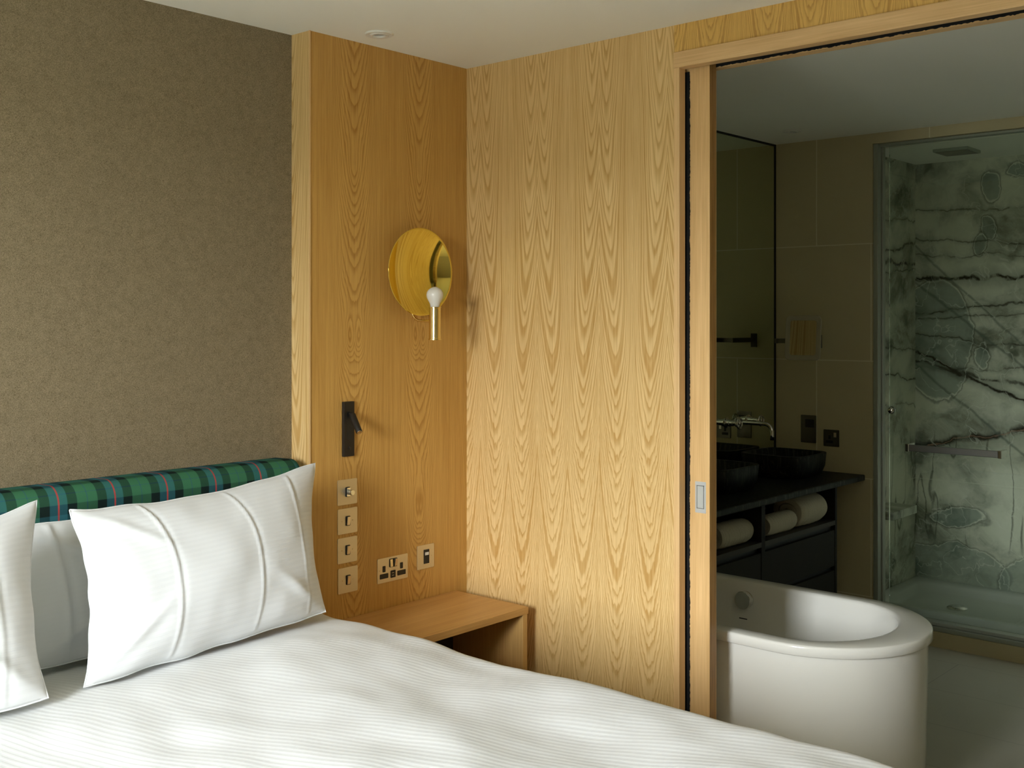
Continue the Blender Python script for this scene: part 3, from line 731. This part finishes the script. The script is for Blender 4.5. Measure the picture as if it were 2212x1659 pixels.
# ------------------------------------------------------------------ pillows
def pillow(name, label, TL, TR, BR, BL, T, W_, H_, mat, creases=(), group=None, seed=0, flange=0.0, wobble=1.0, sag=0.03, ears=0.02, back=0.35):
    TL, TR, BR, BL = map(Vector, (TL, TR, BR, BL))
    nrm = ((TR - BL).cross(TL - BR)).normalized()
    if nrm.y > 0: nrm = -nrm
    cen = (TL + TR + BR + BL) / 4
    t = thing(name, label, 'pillow', (BL + BR) / 2, group)
    def base(u, v):
        p = (BL * (1 - u) + BR * u) * (1 - v) + (TL * (1 - u) + TR * u) * v
        # edges pull in between the corners
        ex = 4 * u * (1 - u); ey = 4 * v * (1 - v)
        upv = ((TL + TR) - (BL + BR)).normalized(); rt = ((TR + BR) - (TL + BL)).normalized()
        p = p + upv * (-(sag) * ex * max(0, (v - 0.5) * 2))
        p = p + rt * (ears * ey * ((0.5 - u) * 2))
        # small ripples along the rim
        k = max(abs(u - .5), abs(v - .5)) * 2
        rip = max(0, k - 0.8) / 0.2
        p = p + rt * (0.006 * wobble * rip * mnoise.noise(Vector((v * 7 + seed, u * 2, 1.7)))) + upv * (0.006 * wobble * rip * mnoise.noise(Vector((u * 7 + seed, v * 2, 4.7))))
        return p
    def thick(u, v):
        a = max(0, 1 - abs(2 * u - 1) ** 2.6); b_ = max(0, 1 - abs(2 * v - 1) ** 2.2)
        return T * 0.5 * (a ** 0.55) * (b_ ** 0.62)
    def disp(u, v, side):
        hh = thick(u, v)
        n1 = mnoise.noise(Vector((u * 3.0 + seed, v * 2.4, side * 3.0))); n2 = mnoise.noise(Vector((u * 9.0 + seed, v * 5.0, side * 5.0)))
        r = hh + (0.010 * n1 + 0.0035 * n2) * wobble * min(1, hh / (T * 0.2))
        if side > 0:
            for cr in creases:
                cu = cr[0] + (cr[1] - cr[0]) * (1 - v) + cr[2] * 4 * v * (1 - v)
                q = (u - cu) / cr[3]
                r += cr[4] * (exp(-q * q) - 0.55 * exp(-((q - 2.2) / 1.6) ** 2)) * (0.55 + 0.6 * v) * min(1, hh / (T * 0.12))
            # diagonal pull at the corners
            for (cu0, cv0, sg) in ((0.0, 1.0, 1), (1.0, 0.0, 1), (0.0, 0.0, -1)):
                du, dv_ = abs(u - cu0), abs(v - cv0); q = (du - dv_ * 0.8)
                r += 0.006 * wobble * exp(-(q / 0.035) ** 2) * exp(-((du + dv_ - 0.35) / 0.22) ** 2)
        return r
    nu, nv = 130, 90
    mbp = MB()
    mbp.grid(lambda u, v: base(u, v) + nrm * disp(u, v, 1), nu, nv, lambda u, v: (u * W_, v * H_))
    mbp.grid(lambda u, v: base(u, v) - nrm * disp(u, v, -1) * back, nu, nv, lambda u, v: (u * W_, v * H_))
    o = mbp.build('pillowcase', mat, t, smooth=True)
    bm = bmesh.new(); bm.from_mesh(o.data); bmesh.ops.remove_doubles(bm, verts=bm.verts, dist=0.0004)
    bmesh.ops.recalc_face_normals(bm, faces=bm.faces); bm.to_mesh(o.data); bm.free()
    for p in o.data.polygons: p.use_smooth = True
    # hem piping round the edge
    pts = [base(i / 40, 1.0) for i in range(41)] + [base(1, 1 - i / 30) for i in range(1, 31)] + [base(1 - i / 40, 0.0) for i in range(1, 41)] + [base(0, i / 30) for i in range(1, 30)]
    pts.append(pts[0])
    MB().tube([tuple(p) for p in pts], 0.0022, 8).build('hem', mat, t, smooth=True)
    return t
pillow('pillow', 'plump white striped pillow leaning at the front right, beside the switch column',
       (1.375, 2.735, 1.118), (2.205, 2.79, 1.150), (2.112, 2.62, 0.730), (1.315, 2.545, 0.716), 0.175, 0.80, 0.50, M['pillow'],
       creases=((0.22, 0.29, 0.03, 0.0065, 0.0042), (0.55, 0.64, 0.05, 0.0060, 0.0035), (0.83, 0.90, 0.02, 0.0060, 0.0035)), seed=3, sag=0.030, ears=0.035, wobble=1.15)
pillow('pillow', 'shaded white pillow standing behind the front right pillow against the tartan headboard',
       (1.285, 2.855, 1.066), (2.135, 2.865, 1.100), (2.12, 2.775, 0.728), (1.265, 2.755, 0.718), 0.10, 0.80, 0.45, M['pillow_plain'],
       creases=((0.10, 0.13, 0.0, 0.010, 0.006),), seed=11, sag=0.012, ears=0.012, wobble=1.0)
pillow('pillow', 'white striped pillow cut off by the left edge of the picture',
       (0.50, 2.66, 1.135), (1.292, 2.735, 1.150), (1.205, 2.50, 0.732), (0.44, 2.47, 0.730), 0.18, 0.80, 0.50, M['pillow'],
       creases=((0.80, 0.86, 0.02, 0.008, 0.0022),), seed=23, sag=0.055, ears=0.03, wobble=1.0)

# ================================================================== BEDSIDE TABLE
nx0, nx1, ny0, ny1, nz = 2.375, 2.977, 2.566, 2.926, 0.589
tn = thing('bedside_table', 'small open oak veneer bedside table between the bed and the panelled corner', 'bedside table', ((nx0 + nx1) / 2, (ny0 + ny1) / 2, 0))
MB().box(nx0, nx1, ny0, ny1, nz - 0.025, nz).build('table_top', M['oak_table'], tn, bevel=0.001)
MB().box(nx1 - 0.026, nx1 - 0.003, ny0 + 0.002, ny1, 0, nz - 0.0255).build('side_panel', straight('oak_panel_upright', 2, (0.66, 0.40, 0.14), (0.46, 0.25, 0.07)), tn, bevel=0.001)
MB().box(nx0 + 0.003, nx0 + 0.026, ny0 + 0.002, ny1, 0, nz - 0.0255).build('side_panel', M['oak_table'], tn, bevel=0.001)
MB().box(nx0 + 0.0265, nx1 - 0.0265, ny1 - 0.012, ny1, 0.02, nz - 0.0255).build('back_panel', plain('dark_back', (0.05, 0.035, 0.015), 0.7), tn)
MB().box(nx0 + 0.0265, nx1 - 0.0265, ny0 + 0.004, ny1 - 0.013, 0.345, 0.368).build('shelf', M['oak_table'], tn, bevel=0.001)
MB().lathe([(0, .008), (.008, .008), (.01, .006)], (nx1 - .0265, ny0 + 0.10, nz - 0.035), (-1, 0, 0), 20).build('cam_fitting', M['blackplastic'], tn)

# ================================================================== BATHROOM
# bathtub
tx0, tx1, tye, tyb, tz = 3.229, 3.965, 1.395, 2.945, 0.570
Rt = (tx1 - tx0) / 2; tcx = (tx0 + tx1) / 2; tcy = tye + Rt
def tub_outline(off, n=48, endx=0.0, backoff=None):
    """D-shaped outline, pulled in by off; end pulled in additionally by endx"""
    r = Rt - off; pts = []
    ry = r - endx
    bo = off if backoff is None else backoff
    pts.append((tcx + r, tyb - bo))
    for k in range(9): pts.append((tcx + r, tyb - bo - (tyb - bo - tcy) * (k + 1) / 10))
    for k in range(n + 1):
        a = pi * k / n
        pts.append((tcx + r * cos(a), tcy - ry * sin(a)))
    for k in range(9): pts.append((tcx - r, tcy + (tyb - bo - tcy) * (k + 1) / 10))
    pts.append((tcx - r, tyb - bo))
    return pts
tt = thing('bathtub', 'white round-ended freestanding bath just inside the sliding door', 'bathtub', (tcx, 2.1, 0))
def ringz(off, z, endx=0.0, bo=None): return [(a, b_, z) for a, b_ in tub_outline(off, 48, endx, bo)]
MB().loft([ringz(0.035, 0.0, 0, 0.0), ringz(0.022, 0.10, 0, 0.0), ringz(0.014, 0.5325, 0, 0.0)], True, False).build('skirt', M['white_ceramic'], tt, auto=35)
sh = [ringz(0.012, 0.533, 0, 0.0), ringz(0.003, 0.534, 0, 0.0), ringz(0.0, 0.537, 0, 0.0), ringz(0.0, 0.562, 0, 0.0), ringz(0.002, 0.5675, 0, 0.001), ringz(0.007, 0.570, 0, 0.004),
      ringz(0.058, 0.570, 0.045, 0.06), ringz(0.065, 0.568, 0.048, 0.068), ringz(0.072, 0.560, 0.052, 0.075), ringz(0.085, 0.48, 0.06, 0.10), ringz(0.105, 0.30, 0.075, 0.14), ringz(0.135, 0.19, 0.09, 0.18), ringz(0.20, 0.145, 0.10, 0.26), ringz(0.27, 0.14, 0.10, 0.34)]
MB().loft(sh, False, True).build('tub_shell', M['white_ceramic'], tt, auto=50)
# overflow knob on the far inner wall
kx, ky, kz = 3.870, 2.215, 0.503
kn = MB().lathe([(0, .034), (.006, .034), (.007, .032), (.010, .032), (.0105, .0345), (.028, .0345), (.030, .033)], (kx + 0.012, ky, kz), (-1, 0, 0.05), 48).build('overflow_knob', M['chrome'], tt, auto=30)
MB().plate((kx + 0.006, ky + 0.008, kz - 0.078), 0.036, 0.0095, 0.002, 0.001, 'x-').build('maker_badge', M['blackplastic'], tt)
bl = MB()
for q in range(4): bl.box(kx + 0.0032, kx + 0.0039, ky + 0.008 - 0.009 + q * 0.005, ky + 0.008 - 0.0066 + q * 0.005, kz - 0.0805, kz - 0.0755)

# wall mirror
tmn = thing('wall_mirror', 'full-height dark-edged mirror panel behind the vanity basins', 'mirror', (4.8, 2.945, 1.6))
MB().box(3.30, 5.452, 2.938, 2.949, 0.845, CEIL - 0.012).build('mirror_panel', M['mirror'], tmn)
ed = MB().box(5.4525, 5.4695, 2.936, 2.9495, 0.845, CEIL).box(3.30, 5.452, 2.936, 2.9495, CEIL - 0.0115, CEIL - 0.0005)
ed.build('mirror_edge', M['blackplastic'], tmn)

# vanity
CZ = 0.810
tv = thing('vanity_unit', 'dark wood vanity cabinet with an open towel shelf over drawers', 'vanity', (4.6, 2.7, 0.15))
vx0, vx1, vy0, vy1 = 3.985, 5.205, 2.46, 2.935
zsh = 0.610
MB().box(vx0, vx0 + 0.02, vy0, vy1, 0.14, CZ - 0.031).build('side_panel', M['vanity'], tv)
MB().box(vx1 - 0.02, vx1, vy0, vy1, 0.14, CZ - 0.031).build('side_panel', M['vanity'], tv)
MB().box(4.449, 4.482, vy0, vy1, 0.14, CZ - 0.031).build('divider', M['vanity'], tv)
MB().box(vx0 + 0.0205, vx1 - 0.0205, vy1 - 0.015, vy1, 0.14, CZ - 0.031).build('back_panel', M['vanity'], tv)
shm = plain('vanity_shelf_edge', (0.036, 0.028, 0.018), 0.6, grain=0.2)
MB().box(vx0 + 0.0205, 4.4485, vy0, vy1 - 0.016, zsh - 0.022, zsh).build('shelf', shm, tv)
MB().box(4.4825, vx1 - 0.0205, vy0, vy1 - 0.016, zsh - 0.022, zsh).build('shelf', shm, tv)
for a, b_ in ((vx0 + 0.022, 4.447), (4.484, vx1 - 0.022)):
    MB().box(a, b_, vy0 + 0.002, vy0 + 0.40, 0.385, 0.562).build('drawer', M['vanity'], tv, bevel=0.001)
    MB().box(a, b_, vy0 + 0.002, vy0 + 0.40, 0.15, 0.362).build('drawer', M['vanity'], tv, bevel=0.001)
    MB().box(a, b_, vy0 + 0.022, vy0 + 0.03, 0.14, zsh - 0.022).build('finger_gap', M['blackplastic'], tv)
wt_ = MB().box(3.975, 5.4695, 2.43, 2.9485, CZ - 0.030, CZ).build('stone_worktop', M['stone'], bevel=0.006)
tag(wt_, 'dark veined stone worktop running across the vanity to the tiled wall', 'worktop')
# basin
def sup(cx, cy, a, b_, z, e=5.0, n=64):
    r = []
    for k in range(n):
        t_ = 2 * pi * k / n; c, s_ = cos(t_), sin(t_)
        r.append((cx + a * (abs(c) ** (2 / e)) * (1 if c >= 0 else -1), cy + b_ * (abs(s_) ** (2 / e)) * (1 if s_ >= 0 else -1), z))
    return r
def basin(cx, cy, label):
    t = thing('stone_basin', label, 'basin', (cx, cy, CZ), 'stone basins on the vanity worktop')
    a, b_ = 0.182, 0.178; z0 = CZ + 0.0005; z1 = CZ + 0.116
    rr = [sup(cx, cy, a - .030, b_ - .030, z0), sup(cx, cy, a - .022, b_ - .022, z0 + .006), sup(cx, cy, a - .006, b_ - .006, z0 + .05), sup(cx, cy, a, b_, z1 - .004), sup(cx, cy, a - .002, b_ - .002, z1),
          sup(cx, cy, a - .018, b_ - .018, z1), sup(cx, cy, a - .021, b_ - .021, z1 - .004), sup(cx, cy, a - .032, b_ - .032, z0 + .05), sup(cx, cy, a - .06, b_ - .06, z0 + .026), sup(cx, cy, .02, .02, z0 + .022)]
    MB().loft(rr).build('bowl', M['stone'], t, auto=50)
    MB().lathe([(0, .021), (.002, .021), (.004, .016)], (cx, cy, z0 + .0222), (0, 0, 1), 28).build('drain', M['chrome'], t, auto=40)
    return t
b1 = basin(5.195, 2.745, 'square dark veined stone basin under the chrome tap, nearest the tiled wall')
dup(b1, (4.535, 2.765, CZ), 'square dark stone basin half hidden by the edge of the sliding door', 'stone basins on the vanity worktop')

# mixer tap on the mirror
tz_ = 1.078
tp = thing('basin_tap', 'chrome three-piece tap with two cross-wheel handles set in the mirror', 'tap', (5.06, 2.938, tz_))
sp = [(5.06, 2.935, tz_)] + [(5.06, 2.935 - 0.155 * k / 4, tz_) for k in range(1, 5)]
for k in range(1, 9):
    a = pi / 2 * k / 8; sp.append((5.06, 2.78 - 0.042 * sin(a), tz_ - 0.042 * (1 - cos(a))))
sp += [(5.06, 2.738, tz_ - 0.055), (5.06, 2.738, tz_ - 0.080)]
MB().tube(sp, 0.0105, 20).build('spout', M['chrome'], tp, smooth=True)
MB().lathe([(0, .026), (.004, .026), (.006, .022)], (5.06, 2.938, tz_), (0, -1, 0), 32).build('flange', M['chrome'], tp, auto=40)
for hx_ in (4.952, 5.171):
    hz = tz_ + 0.004
    v_ = MB().lathe([(0, .026), (.004, .027), (.006, .019), (.022, .019), (.024, .016), (.040, .016), (.042, .0135), (.058, .0135), (.060, .010), (.072, .009), (.078, .009)], (hx_, 2.938, hz), (0, -1, 0), 32).build('valve_body', M['chrome'], tp, auto=35)
    wm_ = MB().torus((hx_, 2.862, hz), (0, 1, 0), 0.0255, 0.0048, 32, 10)
    for q in range(5):
        a = 2 * pi * q / 5 + 0.3
        wm_.cyl((hx_, 2.862, hz), (hx_ + 0.0255 * cos(a), 2.862, hz + 0.0255 * sin(a)), 0.0034, 10)
    wm_.lathe([(0, .009), (.010, .009), (.013, .006)], (hx_, 2.868, hz), (0, -1, 0), 24)
    wm_.build('wheel_handle', M['chrome'], v_, auto=50)

# waste pipe under the basin
pp = MB().tube([(5.105, 2.70, CZ - 0.032), (5.105, 2.70, 0.66), (5.105, 2.705, 0.648), (5.105, 2.73, 0.640), (5.105, 2.915, 0.640)], 0.016, 20)
pp.lathe([(0, .024), (.03, .024)], (5.105, 2.70, CZ - 0.062), (0, 0, 1), 24)
pp.build('waste_pipe', M['chrome'], tv, auto=50, label='chrome waste pipe')

# rolled towels
def rolled_towel(x0, x1, cy, zb, ry, rz, label, seed, skew=0.0, turns=2.6):
    t = thing('rolled_towel', label, 'towel', ((x0 + x1) / 2, cy, zb), 'rolled towels on the vanity shelf')
    N = 110; th_ = 1.0 / (turns + 0.35)
    outer = []; inner = []
    for i in range(N + 1):
        q = i / N; a = (q - 1) * turns * 2 * pi - 1.2
        r = 1.0 - (1 - q) * (1 - 0.10) ; r0 = r; r1 = max(0.02, r - th_ * 0.86)
        outer.append((r0 * cos(a), r0 * sin(a))); inner.append((r1 * cos(a), r1 * sin(a)))
    sec = outer + inner[::-1]; nx = 26; rings = []
    for k in range(nx + 1):
        s_ = k / nx; x = x0 + (x1 - x0) * s_
        rd = 1.0 - 0.16 * (abs(2 * s_ - 1) ** 6) + 0.012 * sin(s_ * 40)
        ring = []
        for (p, q2) in sec:
            rr_ = sqrt(p * p + q2 * q2); nz_ = 1 + 0.04 * mnoise.noise(Vector((p * 1.5 + seed, q2 * 1.5, x * 9)))
            xx = x + (0.035 * (1 - rr_) * (1 if s_ > 0.5 else -1)) * (abs(2 * s_ - 1) ** 4) * (-0.4)
            zz = q2 * rz * rd * nz_; zz = max(zz, -rz * 0.86)
            ring.append((xx, cy + p * ry * rd * nz_ + skew * (s_ - .5), zb + rz * 0.86 + zz))
        rings.append(ring)
    mbt = MB(); n_ = len(sec)
    mbt.loft(rings, False, False)
    for base_i, flip in ((0, False), (nx * n_, True)):
        for i in range(N):
            a, b_, c, d_ = base_i + i, base_i + i + 1, base_i + n_ - 2 - i, base_i + n_ - 1 - i
            mbt.f.append((a, b_, c, d_))
    mbt.build('terry_cloth', M['towel'], t, auto=60)
    return t
rolled_towel(4.165, 4.435, 2.545, zsh + .0005, .072, .064, 'rolled pale towel in the left bay of the vanity shelf', 1.0)
rolled_towel(4.575, 4.84, 2.530, zsh + .0005, .058, .056, 'smaller rolled pale towel in the right bay next to the shelf divider', 5.0)
rolled_towel(4.86, 5.135, 2.560, zsh + .0005, .110, .088, 'large rolled pale towel at the right end of the vanity shelf', 9.0)

# magnifying mirror
tg = thing('shaving_mirror', 'square magnifying mirror in a frosted frame on a chrome arm from the tiled wall', 'mirror', (5.47, 2.807, 1.5))
MB().plate((5.4695, 2.807, 1.493), 0.035, 0.075, 0.008, 0.002, 'x-').build('wall_plate', M['dark_steel'], tg)
MB().box(5.225, 5.4615, 2.799, 2.815, 1.483, 1.508).box(5.232, 5.248, 2.575, 2.798, 1.484, 1.508).build('arm', M['dark_steel'], tg, bevel=0.001)
MB().box(5.222, 5.254, 2.562, 2.574, 1.462, 1.530).build('hinge', M['dark_steel'], tg, bevel=0.001)
hc = Vector((5.195, 2.637, 1.513)); rot = Matrix.Rotation(radians(12), 4, 'Z') @ Matrix.Rotation(radians(8), 4, 'Y')
def rr_pts(w_, h_, rad, seg=8):
    pts = []
    for qx, qz, a0 in ((1, 1, 0), (-1, 1, 90), (-1, -1, 180), (1, -1, 270)):
        for k in range(seg + 1):
            a = radians(a0 + 90 * k / seg); pts.append((qx * (w_ / 2 - rad) + rad * cos(a), qz * (h_ / 2 - rad) + rad * sin(a)))
    return pts
def hp3(p, d): return hc + (rot @ Vector((-d, p[0], p[1])))
def hring(w_, h_, rad, d): return [hp3(p, d) for p in rr_pts(w_, h_, rad)]
hb = MB().loft([hring(.10, .12, .03, -.022), hring(.176, .222, .024, -.006), hring(.182, .228, .024, .004), hring(.176, .222, .022, .008), hring(.134, .178, .012, .008), hring(.130, .174, .012, .003)], True, False)
fr_ = hb.build('mirror_frame', M['frost_ring'], tg, auto=40)
mg = MB(); RC = 5.0
mg.grid(lambda u, v: hp3(((u - .5) * .136, (v - .5) * .180), 0.0066 - (0.5 * ((.068) ** 2 + (.09) ** 2) - 0.5 * (((u - .5) * .136) ** 2 + ((v - .5) * .180) ** 2)) / RC), 40, 50)
mg.build('mirror_glass', M['mirror_clear'], tg, smooth=True)

# outlets on the tiled wall x=5.47
XT = 5.4698
t = thing('shaver_socket', 'tall dark metal shaver socket plate on the tiled wall behind the basin', 'socket', (XT, 2.745, 1.03))
MB().plate((XT, 2.745, 1.025), 0.088, 0.147, 0.004, 0.004, 'x-').build('face_plate', M['dark_steel'], t, bevel=0.0008)
MB().plate((XT - .004, 2.738, 1.055), 0.050, 0.042, 0.001, 0.003, 'x-').build('socket_outlet', M['blackplastic'], t)
t = thing('wall_socket', 'single dark metal power socket with a bright rocker, right of the shaver plate', 'socket', (XT, 2.617, 0.995))
MB().plate((XT, 2.615, 0.985), 0.088, 0.088, 0.004, 0.004, 'x-').build('face_plate', M['dark_steel'], t, bevel=0.0008)
MB().plate((XT - .004, 2.594, 1.003), 0.013, 0.024, 0.003, 0.001, 'x-').build('rocker', M['satin_light'], t)
MB().plate((XT - .004, 2.625, 0.966), 0.040, 0.014, 0.0008, 0.001, 'x-').build('live_pin_opening', M['blackplastic'], t)
MB().plate((XT - .004, 2.625, 0.990), 0.012, 0.020, 0.0008, 0.001, 'x-').build('earth_pin_opening', M['blackplastic'], t)

# ------------------------------------------------------------------ shower
ts = thing('shower_screen', 'clear glass shower screen in a slim steel frame', 'shower screen', (5.53, 1.2, 0.1))
gy1 = 2.388; gz0, gz1 = 0.078, 2.503
fm = MB().box(5.475, 5.515, gy1 - 0.022, gy1 + 0.003, gz0 + 0.04, gz1)
fm.box(5.52, 5.55, gy1 - 0.030, gy1 - 0.0, gz0 + 0.04, gz1)
fm.build('frame_upright', M['steel_frame'], ts, bevel=0.002)
MB().box(5.458, 5.56, -0.19, gy1, gz0 - 0.0025, gz0 + 0.020).box(5.475, 5.54, -0.19, gy1, gz0 + 0.0205, gz0 + 0.038).build('frame_sill', M['steel_frame'], ts, bevel=0.002)
MB().box(5.49, 5.54, -0.19, gy1, gz1 - 0.012, gz1).build('frame_head', M['steel_frame'], ts, bevel=0.001)
MB().box(5.526, 5.534, -0.19, gy1 - 0.06, gz0 + 0.038, gz1 - 0.0125).build('glass_pane', M['glass'], ts)
hb_ = MB()
hz1 = 0.968
hb_.box(5.446, 5.456, 1.752, 2.196, hz1 - .0165, hz1 + .0165)
hb_ = hb_.build('towel_bar', M['bar'], ts, bevel=0.002, label='square-section chrome towel bar on the glass')
for yy in (2.196, 1.752):
    MB().box(5.444, 5.5255, yy - 0.0005, yy + 0.016, hz1 - .019, hz1 + .019).build('bar_bracket', M['chrome'], hb_, bevel=0.002)
MB().lathe([(0, .008), (.020, .008), (.024, .014), (.034, .019), (.046, .019), (.054, .014), (.057, .004)], (5.526, 2.30, 1.147), (-1, 0, 0), 32).build('door_knob', M['chrome'], ts, smooth=True)

# shower tray
def rrz(x0, x1, y0, y1, rad, z, seg=8):
    pts = []
    for X, Y, a0 in ((x1 - rad, y1 - rad, 0), (x0 + rad, y1 - rad, 90), (x0 + rad, y0 + rad, 180), (x1 - rad, y0 + rad, 270)):
        for k in range(seg + 1):
            a = radians(a0 + 90 * k / seg); pts.append((X + rad * cos(a), Y + rad * sin(a), z))
    return pts
ty = thing('shower_tray', 'pale low shower tray with a ribbed floor behind the glass', 'shower tray', (5.95, 1.2, 0.0))
ax, bx, ay, by = 5.602, 6.298, -0.19, 2.498
rb = MB()
for k in range(46):
    y = 0.25 + k * 0.034; rb.box(ax + .10, bx - .16, y, y + .014, 0.0905, 0.0945)
rb.loft([rrz(ax, bx, ay, by, .005, 0.0), rrz(ax, bx, ay, by, .005, 0.135), rrz(ax + .03, bx - .055, ay + .05, by - .05, .05, 0.136), rrz(ax + .05, bx - .075, ay + .07, by - .07, .06, 0.124), rrz(ax + .06, bx - .10, ay + .10, by - .10, .07, 0.092)]).build('tray_shell', M['tray'], ty, auto=60)
MB().lathe([(0, .052), (.006, .052), (.014, .042), (.017, .02), (.0175, .002)], (5.90, 2.12, 0.092), (0, 0, 1), 36).build('drain_cover', M['chrome'], ty, auto=40)
# stone ledge in the shower, and rain head
lb = MB().box(5.605, 5.92, 2.34, 2.4995, 0.565, 0.608).build('shower_ledge', M['marble_side'], bevel=0.003)
tag(lb, 'marble ledge on the dark side wall inside the shower', 'shelf')
rs = thing('rain_shower_head', 'rectangular rain shower head set in the ceiling over the shower', 'shower head', (5.90, 2.12, 2.495))
MB().box(5.80, 5.99, 2.03, 2.21, 2.479, 2.4945).build('head_frame', M['steel_frame'], rs, bevel=0.002)
MB().box(5.81, 5.98, 2.04, 2.20, 2.4775, 2.4789).build('nozzle_plate', M['dark_steel'], rs)
